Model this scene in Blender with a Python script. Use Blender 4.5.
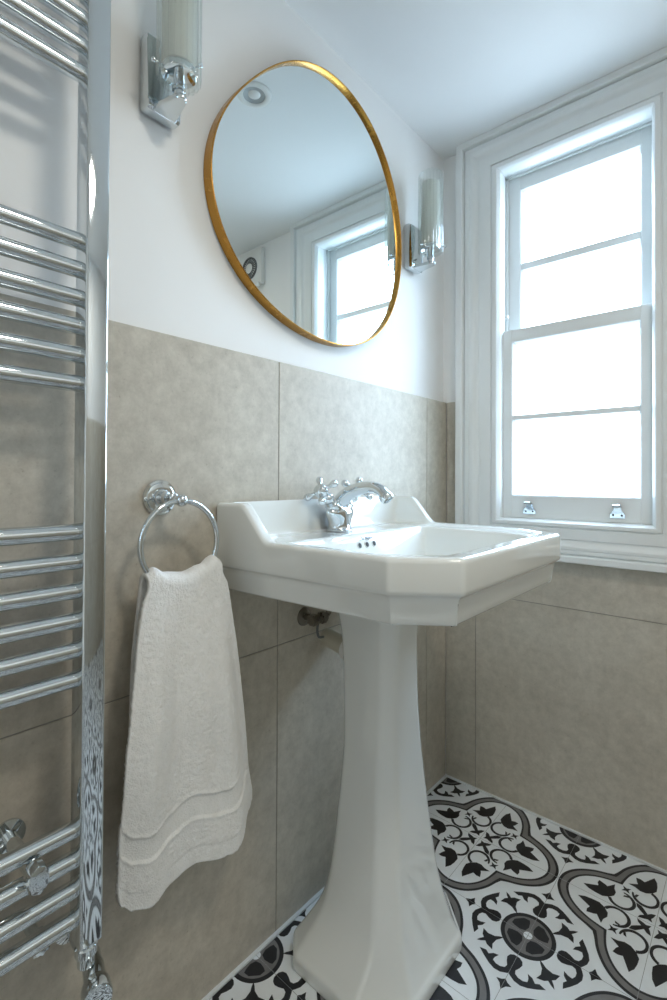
import bpy, bmesh, math, random
from mathutils import Vector, Matrix, noise
PI = math.pi
C = bpy.context.scene.collection
SC = bpy.context.scene
for o in list(bpy.data.objects):
    bpy.data.objects.remove(o)

# ------------------------------------------------------------------ camera, world, light, exposure
YAW, PITCH, ROLL = -0.7152, 0.0102, 0.0047
FPX, VOFF = 495.49, -26.25
cam = bpy.data.cameras.new('camera')
cam.sensor_fit = 'HORIZONTAL'; cam.sensor_width = 36.0; cam.lens = FPX / 667 * 36.0
cam.shift_y = VOFF / 667.0
cam.clip_start = 0.01
co = bpy.data.objects.new('camera', cam); C.objects.link(co)
f = Vector((math.sin(YAW) * math.cos(PITCH), math.cos(YAW) * math.cos(PITCH), math.sin(PITCH)))
r0 = Vector((math.cos(YAW), -math.sin(YAW), 0)); u0 = r0.cross(f)
r = r0 * math.cos(ROLL) + u0 * math.sin(ROLL); u = -r0 * math.sin(ROLL) + u0 * math.cos(ROLL)
co.matrix_world = Matrix(((r.x, u.x, -f.x, 0.7754), (r.y, u.y, -f.y, -1.4496), (r.z, u.z, -f.z, 0.9521), (0, 0, 0, 1)))
SC.camera = co

w = bpy.data.worlds.new('world'); SC.world = w; w.use_nodes = True
bg = w.node_tree.nodes['Background']
bg.inputs[1].default_value = 24.0
_nt = w.node_tree   # overcast sky: brighter overhead, dim ground
_tc = _nt.nodes.new('ShaderNodeTexCoord'); _sx = _nt.nodes.new('ShaderNodeSeparateXYZ'); _cr = _nt.nodes.new('ShaderNodeValToRGB'); _mr = _nt.nodes.new('ShaderNodeMapRange')
_mr.inputs[1].default_value = -1; _mr.inputs[2].default_value = 1
_nt.links.new(_tc.outputs['Generated'], _sx.inputs[0]); _nt.links.new(_sx.outputs['Z'], _mr.inputs[0]); _nt.links.new(_mr.outputs[0], _cr.inputs[0]); 
_e = _cr.color_ramp.elements
_e[0].position = 0.0; _e[0].color = (.20, .25, .30, 1)
_e[1].position = 1.0; _e[1].color = (.50, .68, .90, 1)
for _p, _c in ((.46, (.27, .34, .41, 1)), (.52, (.43, .54, .66, 1)), (.62, (.51, .66, .82, 1)), (.72, (.62, .82, 1.04, 1)), (.80, (.82, 1.10, 1.45, 1)), (.90, (.80, 1.08, 1.42, 1))):
    _x = _e.new(_p); _x.color = _c
_my = _nt.nodes.new('ShaderNodeMapRange'); _my.inputs[1].default_value = -.15; _my.inputs[2].default_value = .15; _nt.links.new(_sx.outputs['Y'], _my.inputs[0])
_mx = _nt.nodes.new('ShaderNodeMix'); _mx.data_type = 'RGBA'; _nt.links.new(_my.outputs[0], _mx.inputs['Factor'])
_mx.inputs['A'].default_value = (.030, .0297, .0272, 1)      # made-up fill from the south, warmer and dimmer than the sky
_nt.links.new(_cr.outputs[0], _mx.inputs['B']); _nt.links.new(_mx.outputs['Result'], bg.inputs[0])

def portal(loc, sx, sy, rot):
    l = bpy.data.lights.new('world_portal', 'AREA'); l.shape = 'RECTANGLE'; l.size = sx; l.size_y = sy
    l.cycles.is_portal = True
    o = bpy.data.objects.new('world_portal', l); C.objects.link(o); o.location = loc; o.rotation_euler = rot
portal((0.377, 0.13, 1.37), 0.42, 1.10, (-PI / 2, 0, 0))

DX0, DX1, DZ = 0.45, 1.35, 1.95    # unseen doorway behind the viewer, added to let fill light in
portal(((DX0 + DX1) / 2, -2.46, DZ / 2), DX1 - DX0, DZ, (PI / 2, 0, 0))  # portal for the southern fill through the added doorway
SC.view_settings.view_transform = 'Standard'; SC.view_settings.look = 'None'
SC.view_settings.gamma = 1; SC.view_settings.use_curve_mapping = False
SC.view_settings.exposure = 0.0
SC.cycles.max_bounces = 16; SC.cycles.diffuse_bounces = 10; SC.cycles.glossy_bounces = 8
SC.cycles.transmission_bounces = 10; SC.cycles.transparent_max_bounces = 16
SC.cycles.caustics_reflective = False; SC.cycles.caustics_refractive = False
SC.cycles.use_denoising = True
SC.cycles.sample_clamp_indirect = 6.0

# ------------------------------------------------------------------ materials
def mat(name, col, rough=0.5, metal=0.0, **kw):
    m = bpy.data.materials.new(name); m.use_nodes = True
    b = m.node_tree.nodes['Principled BSDF']
    b.inputs['Base Color'].default_value = (*col, 1); b.inputs['Roughness'].default_value = rough
    b.inputs['Metallic'].default_value = metal
    for k, v in kw.items():
        b.inputs[k.replace('_', ' ')].default_value = v
    return m
def nd(m, t, **kw):
    n = m.node_tree.nodes.new(t)
    for k, v in kw.items(): setattr(n, k, v)
    return n
def noise_tint(m, c1, c2, scale, bump=0.0, detail=6, dist=0.002, bscale=None, stretch=None):
    L = m.node_tree.links; b = m.node_tree.nodes['Principled BSDF']
    tc = nd(m, 'ShaderNodeTexCoord'); src = tc.outputs['Object']
    if stretch:
        mp = nd(m, 'ShaderNodeMapping'); mp.inputs['Scale'].default_value = stretch
        L.new(src, mp.inputs[0]); src = mp.outputs[0]
    n = nd(m, 'ShaderNodeTexNoise'); n.inputs['Scale'].default_value = scale; n.inputs['Detail'].default_value = detail
    n.inputs['Roughness'].default_value = 0.65
    L.new(src, n.inputs['Vector'])
    cr = nd(m, 'ShaderNodeValToRGB'); cr.color_ramp.elements[0].position = 0.32; cr.color_ramp.elements[1].position = 0.68
    cr.color_ramp.elements[0].color = (*c1, 1); cr.color_ramp.elements[1].color = (*c2, 1)
    L.new(n.outputs[0], cr.inputs[0]); L.new(cr.outputs[0], b.inputs['Base Color'])
    if bump:
        n2 = nd(m, 'ShaderNodeTexNoise'); n2.inputs['Scale'].default_value = bscale or scale * 6; n2.inputs['Detail'].default_value = 4
        L.new(src, n2.inputs['Vector'])
        bp = nd(m, 'ShaderNodeBump'); bp.inputs['Strength'].default_value = bump; bp.inputs['Distance'].default_value = dist
        L.new(n2.outputs[0], bp.inputs['Height']); L.new(bp.outputs[0], b.inputs['Normal'])
    return m

M = {}
M['plaster'] = noise_tint(mat('plaster_paint', (.8, .8, .79), 0.7), (.82, .825, .82), (.85, .855, .85), 3, 0.05, bscale=90)
M['ceiling'] = noise_tint(mat('ceiling_paint', (.8, .8, .8), 0.75), (.83, .845, .85), (.85, .865, .87), 3)
M['joinery'] = noise_tint(mat('window_paint', (.8, .82, .82), 0.28), (.76, .79, .79), (.79, .815, .815), 6, 0.03, bscale=60)
def stone():
    m = mat('stone_tile', (.5, .47, .41), 0.45); L = m.node_tree.links; b = m.node_tree.nodes['Principled BSDF']
    tc = nd(m, 'ShaderNodeTexCoord')
    def nz(sc, det, rough=.6):
        n = nd(m, 'ShaderNodeTexNoise'); n.inputs['Scale'].default_value = sc; n.inputs['Detail'].default_value = det; n.inputs['Roughness'].default_value = rough
        L.new(tc.outputs['Object'], n.inputs['Vector']); return n
    big, fine, spk = nz(5, 4), nz(34, 12, .75), nz(120, 6, .7)
    cr = nd(m, 'ShaderNodeValToRGB'); e = cr.color_ramp.elements
    e[0].position, e[1].position = .30, .70; e[0].color = (.50, .458, .385, 1); e[1].color = (.61, .57, .49, 1); L.new(big.outputs[0], cr.inputs[0])
    c2 = nd(m, 'ShaderNodeValToRGB'); e = c2.color_ramp.elements
    e[0].position, e[1].position = .30, .66; e[0].color = (.74, .73, .71, 1); e[1].color = (1.05, 1.05, 1.05, 1); L.new(fine.outputs[0], c2.inputs[0])
    c3 = nd(m, 'ShaderNodeValToRGB'); e = c3.color_ramp.elements
    e[0].position, e[1].position = .27, .40; e[0].color = (.70, .68, .65, 1); e[1].color = (1, 1, 1, 1); L.new(spk.outputs[0], c3.inputs[0])
    prev = cr.outputs[0]
    for x in (c2, c3):
        mx = nd(m, 'ShaderNodeMix', data_type='RGBA', blend_type='MULTIPLY'); mx.inputs['Factor'].default_value = 1
        L.new(prev, mx.inputs['A']); L.new(x.outputs[0], mx.inputs['B']); prev = mx.outputs['Result']
    L.new(prev, b.inputs['Base Color'])
    bp = nd(m, 'ShaderNodeBump'); bp.inputs['Strength'].default_value = .25; bp.inputs['Distance'].default_value = .0015
    L.new(fine.outputs[0], bp.inputs['Height']); L.new(bp.outputs[0], b.inputs['Normal'])
    return m
M['stone'] = stone()
M['grout'] = mat('tile_grout', (.29, .275, .25), 0.8)
M['caulk'] = mat('white_caulk', (.75, .78, .8), 0.5)
M['fl_white'] = noise_tint(mat('floor_white', (.62, .64, .65), 0.4), (.76, .80, .83), (.83, .87, .90), 14)
M['fl_black'] = noise_tint(mat('floor_black', (.012, .012, .015), 0.38), (.009, .009, .011), (.017, .017, .02), 30)
M['fl_grey'] = noise_tint(mat('floor_grey', (.12, .12, .125), 0.4), (.165, .162, .162), (.215, .21, .21), 30)
M['fl_grout'] = mat('floor_grout', (.30, .31, .31), 0.8)
M['ceramic'] = noise_tint(mat('white_ceramic', (.8, .82, .80), 0.08), (.775, .80, .785), (.795, .82, .805), 4)
M['ceramic'].node_tree.nodes['Principled BSDF'].inputs['Coat Weight'].default_value = 1.0
M['ceramic'].node_tree.nodes['Principled BSDF'].inputs['Coat Roughness'].default_value = 0.03
M['dark'] = mat('dark_hole', (.01, .01, .01), 0.6)
M['logo'] = mat('grey_print', (.10, .11, .12), 0.5)
def brushed(name, col, rough, var):
    m = mat(name, col, rough, 1.0)
    L = m.node_tree.links; b = m.node_tree.nodes['Principled BSDF']
    n = nd(m, 'ShaderNodeTexNoise'); n.inputs['Scale'].default_value = 40
    tc = nd(m, 'ShaderNodeTexCoord'); L.new(tc.outputs['Object'], n.inputs['Vector'])
    mr = nd(m, 'ShaderNodeMapRange'); mr.inputs[3].default_value = rough - var; mr.inputs[4].default_value = rough + var
    L.new(n.outputs[0], mr.inputs[0]); L.new(mr.outputs[0], b.inputs['Roughness'])
    return m
M['chrome'] = brushed('chrome', (.70, .745, .77), 0.055, 0.02)
M['brass'] = brushed('brushed_gold', (.50, .255, .055), 0.27, 0.02)
M['copper'] = brushed('copper_tone', (.70, .40, .18), 0.25, 0.05)
M['darkmetal'] = brushed('dark_bronze_metal', (.26, .24, .21), 0.28, 0.06)
M['mirror'] = brushed('mirror_silver', (.86, .92, .92), 0.006, 0.002)
M['plastic'] = noise_tint(mat('white_plastic', (.78, .78, .76), 0.35), (.76, .76, .74), (.8, .8, .78), 10)
M['pipe'] = noise_tint(mat('cream_waste_pipe', (.55, .52, .42), 0.35), (.50, .47, .38), (.58, .55, .45), 10)
M['lampgrey'] = noise_tint(mat('lamp_grey', (.38, .40, .40), 0.3), (.34, .36, .36), (.42, .44, .44), 30)
M['grille'] = noise_tint(mat('grey_grille', (.12, .13, .13), 0.5), (.10, .11, .11), (.15, .16, .16), 20)
M['towel'] = noise_tint(mat('white_terry', (.82, .82, .80), 0.95, Sheen_Weight=0.3), (.82, .825, .81), (.90, .90, .89), 60, 0.9, bscale=420, dist=0.0016)
def glassy(name, tint, weight, power=4.0, top=1.0, base=.04):
    m = bpy.data.materials.new(name); m.use_nodes = True
    nt = m.node_tree; nt.nodes.clear(); L = nt.links
    out = nd(m, 'ShaderNodeOutputMaterial'); mix = nd(m, 'ShaderNodeMixShader')
    tr = nd(m, 'ShaderNodeBsdfTransparent'); tr.inputs[0].default_value = (*tint, 1)
    gl = nd(m, 'ShaderNodeBsdfGlossy'); gl.inputs['Roughness'].default_value = 0.02
    lw = nd(m, 'ShaderNodeLayerWeight'); lw.inputs['Blend'].default_value = 0.5
    pw = nd(m, 'ShaderNodeMath', operation='POWER'); pw.inputs[1].default_value = power; L.new(lw.outputs['Facing'], pw.inputs[0])
    tp = nd(m, 'ShaderNodeMath', operation='MULTIPLY'); tp.inputs[1].default_value = top; L.new(pw.outputs[0], tp.inputs[0])
    ad = nd(m, 'ShaderNodeMath', operation='ADD'); ad.inputs[1].default_value = base; L.new(tp.outputs[0], ad.inputs[0])
    ml = nd(m, 'ShaderNodeMath', operation='MULTIPLY'); ml.inputs[1].default_value = weight
    L.new(ad.outputs[0], ml.inputs[0]); L.new(ml.outputs[0], mix.inputs[0])
    L.new(tr.outputs[0], mix.inputs[1]); L.new(gl.outputs[0], mix.inputs[2]); L.new(mix.outputs[0], out.inputs[0])
    return m
M['pane'] = glassy('window_glass', (.97, .98, .98), 0.8)
M['shade'] = glassy('fluted_clear_glass', (.975, .992, .985), 1.0, 1.6, .48, .06)
def opal():
    m = bpy.data.materials.new('opal_glass'); m.use_nodes = True
    nt = m.node_tree; L = nt.links; b = nt.nodes['Principled BSDF']; out = nt.nodes['Material Output']
    b.inputs['Base Color'].default_value = (.90, .91, .88, 1); b.inputs['Roughness'].default_value = 0.25
    t = nd(m, 'ShaderNodeBsdfTranslucent'); t.inputs[0].default_value = (.93, .94, .91, 1)
    mx = nd(m, 'ShaderNodeMixShader'); mx.inputs[0].default_value = 0.45
    L.new(b.outputs[0], mx.inputs[1]); L.new(t.outputs[0], mx.inputs[2]); L.new(mx.outputs[0], out.inputs[0])
    return m
M['opal'] = opal()

# ------------------------------------------------------------------ helpers
def obj(name, bm, mats, parent=None, smooth=None, recalc=True):
    """bm is in world coordinates; links it as ONE mesh object (child of parent when given)."""
    if recalc: bmesh.ops.recalc_face_normals(bm, faces=bm.faces)
    if parent is not None:
        off = parent.location.copy(); pp = parent.parent
        while pp is not None: off = off + pp.location; pp = pp.parent
        bmesh.ops.translate(bm, verts=bm.verts, vec=-off)
    me = bpy.data.meshes.new(name); bm.to_mesh(me); bm.free()
    for m in (mats if isinstance(mats, (list, tuple)) else [mats]): me.materials.append(M[m])
    if smooth is not None:
        me.shade_smooth()
        if smooth < 179: me.set_sharp_from_angle(angle=math.radians(smooth))
    o = bpy.data.objects.new(name, me); C.objects.link(o)
    if parent is not None: o.parent = parent
    return o
def tag(o, label=None, cat=None, group=None, kind=None):
    if label: o['label'] = label
    if cat: o['category'] = cat
    if group: o['group'] = group
    if kind: o['kind'] = kind
    return o
def thing(name, loc, label, cat, group=None, kind=None):
    o = bpy.data.objects.new(name, None); C.objects.link(o); o.location = loc; o.empty_display_size = 0.05
    return tag(o, label, cat, group, kind)
def add_box(bm, x0, x1, y0, y1, z0, z1, bev=0.0, seg=2):
    vs = bmesh.ops.create_cube(bm, size=1.0)['verts']
    for v in vs:
        v.co = Vector((x0 + (v.co.x + .5) * (x1 - x0), y0 + (v.co.y + .5) * (y1 - y0), z0 + (v.co.z + .5) * (z1 - z0)))
    if bev:
        es = {e for v in vs for e in v.link_edges}
        bmesh.ops.bevel(bm, geom=list(es), offset=bev, segments=seg, profile=0.5, affect='EDGES')
    return bm
def box(*a, **k): return add_box(bmesh.new(), *a, **k)
def loft(bm, rings, closed=True, cap=(True, True), mi=0):
    VR = [[bm.verts.new(p) for p in ring] for ring in rings]
    n = len(VR[0])
    for a, b in zip(VR, VR[1:]):
        for i in range(n if closed else n - 1):
            j = (i + 1) % n
            try: bm.faces.new((a[i], a[j], b[j], b[i])).material_index = mi
            except ValueError: pass
    if cap[0]: bm.faces.new(VR[0][::-1]).material_index = mi
    if cap[1]: bm.faces.new(VR[-1]).material_index = mi
    return VR
def add_lathe(bm, prof, mtx, segs=32, cap=(True, True)):
    rings = []
    for rr, z in prof:
        rings.append([mtx @ Vector((max(rr, 1e-5) * math.cos(2 * PI * k / segs), max(rr, 1e-5) * math.sin(2 * PI * k / segs), z)) for k in range(segs)])
    return loft(bm, rings, True, cap)
def frame_to(p, d):
    """matrix with local +z along d, origin p"""
    d = Vector(d).normalized()
    return Matrix.Translation(Vector(p)) @ d.to_track_quat('Z', 'Y').to_matrix().to_4x4()
def add_cyl(bm, a, b, ra, rb=None, segs=24, round_=0.0):
    a, b = Vector(a), Vector(b); h = (b - a).length; rb = ra if rb is None else rb
    if round_:
        k = round_
        prof = [(ra - k, 0), (ra - k * .3, k * .3), (ra, k), (rb, h - k), (rb - k * .3, h - k * .3), (rb - k, h)]
    else: prof = [(ra, 0), (rb, h)]
    add_lathe(bm, prof, frame_to(a, b - a), segs)
def catmull(P, n):
    P = [Vector(p) for p in P]; out = []
    Q = [P[0] * 2 - P[1]] + P + [P[-1] * 2 - P[-2]]
    for i in range(len(P) - 1):
        a, b, c, d = Q[i:i + 4]
        for k in range(n):
            t = k / n
            out.append(.5 * (2 * b + (c - a) * t + (2 * a - 5 * b + 4 * c - d) * t * t + (3 * b - a - 3 * c + d) * t ** 3))
    out.append(P[-1]); return out
def add_tube(bm, pts, rad, segs=16, closed=False, caps=True):
    pts = [Vector(p) for p in pts]; n = len(pts)
    rad = rad if isinstance(rad, (list, tuple)) else [rad] * n
    rings = []; up = None
    for i, p in enumerate(pts):
        if closed: t = pts[(i + 1) % n] - pts[i - 1]
        else: t = pts[min(i + 1, n - 1)] - pts[max(i - 1, 0)]
        t.normalize()
        if up is None: up = t.orthogonal().normalized()
        up = (up - t * up.dot(t)).normalized(); s = t.cross(up)
        rings.append([p + (up * math.cos(2 * PI * k / segs) + s * math.sin(2 * PI * k / segs)) * rad[i] for k in range(segs)])
    if closed: loft(bm, rings + [rings[0]], True, (False, False)); bmesh.ops.remove_doubles(bm, verts=bm.verts, dist=1e-6)
    else: loft(bm, rings, True, (caps, caps))
def add_ball(bm, c, rr, seg=16):
    s = bmesh.ops.create_uvsphere(bm, u_segments=seg, v_segments=seg // 2 + 2, radius=rr)
    bmesh.ops.translate(bm, verts=s['verts'], vec=Vector(c))
def smst(a, b, x):
    t = min(1, max(0, (x - a) / (b - a))); return t * t * (3 - 2 * t)
def lerp(a, b, t): return a + (b - a) * t

# ------------------------------------------------------------------ the room
A, B, FX0, FY0 = 0.1965, 0.2011, 0.0072, 0.0109   # floor tile and its grid origin
XE, YS, ZC = FX0 + A * 8, FY0 - B * 12, 2.0 # east wall, south wall, ceiling
PX, PY = -0.015, 0.006           # painted wall faces behind the tiles
WX0, WX1, WZ0, WZ1 = 0.1685, 0.5755, 0.836, 1.890   # window opening
def struct(name, bm, m, label, cat, smooth=None):
    return tag(obj(name, bm, m, None, smooth), label, cat, None, 'structure')

# floor: encaustic tiles, drawn as inlays inside one mesh
def floor_mesh():
    bm = bmesh.new()
    def face(pts, z, mi):
        vs = [bm.verts.new((p[0], p[1], z)) for p in pts]
        fc = bm.faces.new(vs); fc.material_index = mi
        fc.normal_update()
        if fc.normal.z < 0: fc.normal_flip()
    face([(-.02, .02), (XE + .02, .02), (XE + .02, YS - .02), (-.02, YS - .02)], -0.0012, 3)
    def cat2(P, n=4):
        return [(v.x, v.y) for v in catmull([(a, b, 0) for a, b in P], n)]
    ring_o = cat2([(.992, 0), (.975, .11), (.92, .225), (.84, .315), (.75, .382), (.664, .428), (.572, .462), (.497, .497)])
    ring_i = cat2([(.872, 0), (.856, .085), (.81, .18), (.745, .25), (.665, .305), (.575, .345), (.475, .37), (.385, .385)])
    def band(t0, t1):
        a = [(lerp(o[0], i[0], t0), lerp(o[1], i[1], t0)) for o, i in zip(ring_o, ring_i)]
        b = [(lerp(o[0], i[0], t1), lerp(o[1], i[1], t1)) for o, i in zip(ring_o, ring_i)]
        return a, b
    strips = [(band(0, .27), 1), (band(.27, .78), 2), (band(.78, 1.0), 1)]
    # curl (C shape) beside each tulip
    cc, cr = (.345, .140), .142
    arc_o, arc_i = [], []
    a0, a1 = math.radians(-20), math.radians(-272)
    for k in range(25):
        a = lerp(a0, a1, k / 24); wd = .036 if k < 20 else lerp(.036, .022, (k - 20) / 4)
        arc_o.append((cc[0] + cr * math.cos(a), cc[1] + cr * .97 * math.sin(a)))
        arc_i.append((cc[0] + (cr - wd) * math.cos(a), cc[1] + (cr - wd) * math.sin(a)))
    arc_o = [(s, max(t, .006)) for s, t in arc_o]; arc_i = [(s, max(t, .03)) for s, t in arc_i]
    strips.append(((arc_o, arc_i), 1))
    tulip = [(.452, .335), (.515, .245), (.545, .262), (.612, .282), (.618, .235), (.60, .19), (.665, .155), (.745, .112), (.68, .075), (.61, .062), (.53, .058), (.468, .095), (.425, .15), (.418, .21), (.445, .265)]
    hook = [(.30, .245), (.335, .235), (.345, .205), (.315, .215), (.285, .225)]
    fleur = [(.028, .028), (.075, .045), (.105, .03), (.165, .012), (.15, .055), (.115, .085), (.155, .118), (.195, .155), (.212, .212)]
    fleur = fleur + [(t, s) for s, t in fleur[-2:0:-1]]
    cross = []
    for k in range(8):
        a = k * PI / 4; q = .062 if k % 2 else .022
        cross.append((.335 + q * math.cos(a), .335 + q * math.sin(a)))
    # rosette side: local (u,v) = (1-s, 1-t)
    def arcpts(rr, n=12): return [(rr * math.cos(k * PI / 2 / n), rr * math.sin(k * PI / 2 / n)) for k in range(n + 1)]
    ros_o, ros_m = arcpts(.275), arcpts(.232)
    petal = [(.042, .042)]
    for a, rr in ((14, .10), (12, .16), (14, .195), (30, .212), (45, .205), (60, .212), (76, .195), (78, .16), (76, .10)):
        petal.append((rr * math.cos(math.radians(a)), rr * math.sin(math.radians(a))))
    ffl = [(.185, .185), (.225, .205), (.262, .262 - .03), (.33, .245), (.392, .222), (.372, .29), (.345, .318), (.372, .352), (.392, .392)]
    ffl = ffl + [(t, s) for s, t in ffl[-2:0:-1]]
    scroll = [(.298, 0), (.300, .03), (.322, .062), (.36, .076), (.405, .064), (.45, .042), (.485, .052), (.505, .09), (.506, .135), (.487, .172), (.45, .168), (.405, .146), (.418, .195), (.455, .232), (.432, .268), (.448, .332), (.50, .262), (.543, .192), (.566, .13), (.560, .07), (.532, .018), (.52, 0)]
    diamond = [(.592, 0), (.615, .028), (.632, .075), (.662, .030), (.712, 0)]
    dots = arcpts(.045, 6)
    for i in range(8):
        for j in range(12):
            qi, qj = (i if i % 2 else i + 1), (j if j % 2 else j + 1)
            si, sj = (1 if qi == i else -1), (1 if qj == j else -1)
            def W(p): return (FX0 + (qi + si * p[0]) * A, FY0 - (qj + sj * p[1]) * B)
            def WR(p): return W((1 - p[0], 1 - p[1]))
            g = .0022
            face([W(p) for p in ((g, g), (1 - g, g), (1 - g, 1 - g), (g, 1 - g))], -0.0004, 0)
            cl = lambda p: (min(max(p[0], g), 1 - g), min(max(p[1], g), 1 - g))
            for sw in (0, 1):
                S = (lambda p: W(cl(p))) if not sw else (lambda p: W(cl((p[1], p[0]))))
                SR = (lambda p: W(cl((1 - p[0], 1 - p[1])))) if not sw else (lambda p: W(cl((1 - p[1], 1 - p[0]))))
                for (a, b), mi in strips:
                    for k in range(len(a) - 1):
                        face([S(a[k]), S(a[k + 1]), S(b[k + 1]), S(b[k])], -.0002, mi)
                face([S(p) for p in tulip], -.0001, 1); face([S(p) for p in hook], -.0001, 1)
                face([SR(p) for p in scroll], -.0002, 1); face([SR(p) for p in diamond], -.0002, 1)
            face([W(cl(p)) for p in fleur], -.0001, 1); face([W(p) for p in cross], -.0001, 1)
            c2 = lambda P: [W(cl((1 - p[0], 1 - p[1]))) for p in P]
            face(c2([(0, 0)] + ros_o), -.0003, 1); face(c2([(0, 0)] + ros_m), -.0002, 2)
            face(c2(petal), -.0001, 1); face(c2([(0, 0)] + dots), 0.0, 0); face(c2(ffl), -.0001, 1)
    return bm
struct('floor', floor_mesh(), ['fl_white', 'fl_black', 'fl_grey', 'fl_grout'], 'floor of black, grey and white patterned cement tiles', 'floor')

def plane_grid(bm, x0, x1, y0, y1, z0, z1): add_box(bm, x0, x1, y0, y1, z0, z1)
struct('wall_left', box(PX - .10, PX, YS - .1, PY + .12, -.02, ZC + .1), 'plaster', 'white painted wall behind the round mirror', 'wall')
bm = bmesh.new()   # window wall around the opening
for a in ((PX, WX0 - .006, -.02, ZC), (WX1 + .006, XE + .1, -.02, ZC), (WX0 - .006, WX1 + .006, -.02, WZ0 - .006), (WX0 - .006, WX1 + .006, WZ1 + .006, ZC)):
    add_box(bm, a[0], a[1], PY, PY + .12, a[2], a[3])
struct('wall_back', bm, 'plaster', 'white painted wall that holds the sash window', 'wall')
struct('wall_right', box(XE, XE + .1, YS - .1, PY, -.02, ZC), 'plaster', 'white painted wall facing the mirror', 'wall')
bm = bmesh.new()
for a in ((PX, DX0, -.02, ZC), (DX1, XE, -.02, ZC), (DX0, DX1, DZ, ZC)): add_box(bm, a[0], a[1], YS - .1, YS, a[2], a[3])  # gap left open for the added fill doorway
struct('wall_front', bm, 'plaster', 'white painted wall behind the viewer', 'wall')
struct('ceiling', box(PX - .1, XE + .1, YS - .1, PY + .12, ZC, ZC + .1), 'ceiling', 'white painted ceiling', 'ceiling')

# wall tiles: slabs with thin joints
def slabs(axis, joints, lim, t0, t1, flip=False):
    bm = bmesh.new(); g = .0011
    add_box(bm, t0 + (.0016 if flip else 0), t1 - (0 if flip else .0016), lim[0], lim[1], 0, 1.1985)
    for fc in bm.faces: fc.material_index = 1
    js = [lim[0]] + sorted(j for j in joints if lim[0] < j < lim[1]) + [lim[1]]
    for a, b in zip(js, js[1:]):
        for z0, z1 in ((0.0, .6), (.6, 1.2)):
            add_box(bm, t0, t1, a + g, b - g, z0 + g, z1 - (g if z1 < 1 else 0), .0006, 1)
    return bm
struct('trim_1', slabs('y', [-.123 - .611 * k for k in range(5)], (YS, 0), PX, 0.0), ['stone', 'grout'], 'beige stone wall tiles behind the basin', 'wall tiles')
# window wall tiles leave the architrave free: left strip, right strip, below
bm = bmesh.new(); g = .0011
add_box(bm, 0, XE, .0016, PY, 0, .735); add_box(bm, 0, .0545, .0016, PY, .735, 1.1985); add_box(bm, .697, XE, .0016, PY, .735, 1.1985)
for fc in bm.faces: fc.material_index = 1
for x0, x1, z0, z1 in ((0, .101, 0, .6), (.101, .712, 0, .6), (.712, 1.323, 0, .6), (1.323, XE, 0, .6),
                       (0, .0545, .6, 1.2), (.0545, .101, .6, .735), (.101, .697, .6, .735), (.697, .712, .6, 1.2), (.712, 1.323, .6, 1.2), (1.323, XE, .6, 1.2)):
    e0 = 0 if x0 in (.0545, .697) else g; e1 = 0 if x1 in (.0545, .697) else g
    add_box(bm, x0 + e0, x1 - e1, 0.0, PY, z0 + g, z1 - (g if z1 < .7 else 0))
struct('trim_2', bm, ['stone', 'grout'], 'beige stone wall tiles under and beside the window', 'wall tiles')
bm = bmesh.new()
for a in ((DX0 - .07, DX0, 0.0, DZ + .04), (DX1, DX1 + .07, 0.0, DZ + .04), (DX0, DX1, DZ, DZ + .04)): add_box(bm, a[0], a[1], YS, YS + .018, a[2], a[3], .003, 1)
struct('trim_6', bm, 'joinery', 'white door frame around an unseen doorway added for fill light behind the viewer', 'door frame')
struct('trim_3', slabs('y', [-.5, -1.111, -1.722], (YS, 0), XE - .008, XE - .0001, True), ['stone', 'grout'], 'beige stone wall tiles facing the basin', 'wall tiles')
struct('trim_4', box(.0002, .0078, YS, -.006, .0003, .004), 'caulk', 'thin white sealant line where left wall tiles meet floor', 'sealant')
struct('trim_5', box(.0002, XE - .008, -.006, -.0002, .0003, .005), 'caulk', 'thin white sealant line below window wall tiles', 'sealant')

# ------------------------------------------------------------------ the sash window
win = thing('window_1', ((WX0 + WX1) / 2, 0, WZ0), 'white timber sash window, bright daylight behind its panes', 'window', None, 'structure')
# architrave: mitred profile swept round the opening. (distance from opening, projection towards the room, negative y)
prof = [(-.0045, .030), (-.0045, -.004), (0, -.012), (.004, -.0165), (.010, -.018), (.0155, -.0175), (.018, -.0115), (.0205, -.0115), (.022, -.0165),
        (.056, -.0165), (.058, -.0135), (.061, -.013), (.066, -.0145), (.073, -.020), (.081, -.0235), (.0885, -.0235), (.092, -.021), (.104, -.021),
        (.1055, -.0145), (.108, -.0145), (.110, -.028), (.113, -.031), (.131, -.031), (.134, -.028), (.134, .0)]
bm = bmesh.new(); ks = (1.0, 1.0, .82, 1.0)
ax0, ax1, az0, az1 = WX0 + .007, WX1 - .004, WZ0, WZ1 - .006
zt_clip = ZC - .0005
corners = []
for d, yy in prof:
    k = .975
    corners.append([(ax0 - d * k, yy, az0 - d * .80), (ax1 + d * k, yy, az0 - d * .80), (ax1 + d * k, yy, min(az1 + d * .88, zt_clip)), (ax0 - d * k, yy, min(az1 + d * .88, zt_clip))])
loft(bm, corners, True, (False, False))
obj('architrave', bm, 'joinery', win, 28)
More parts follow.
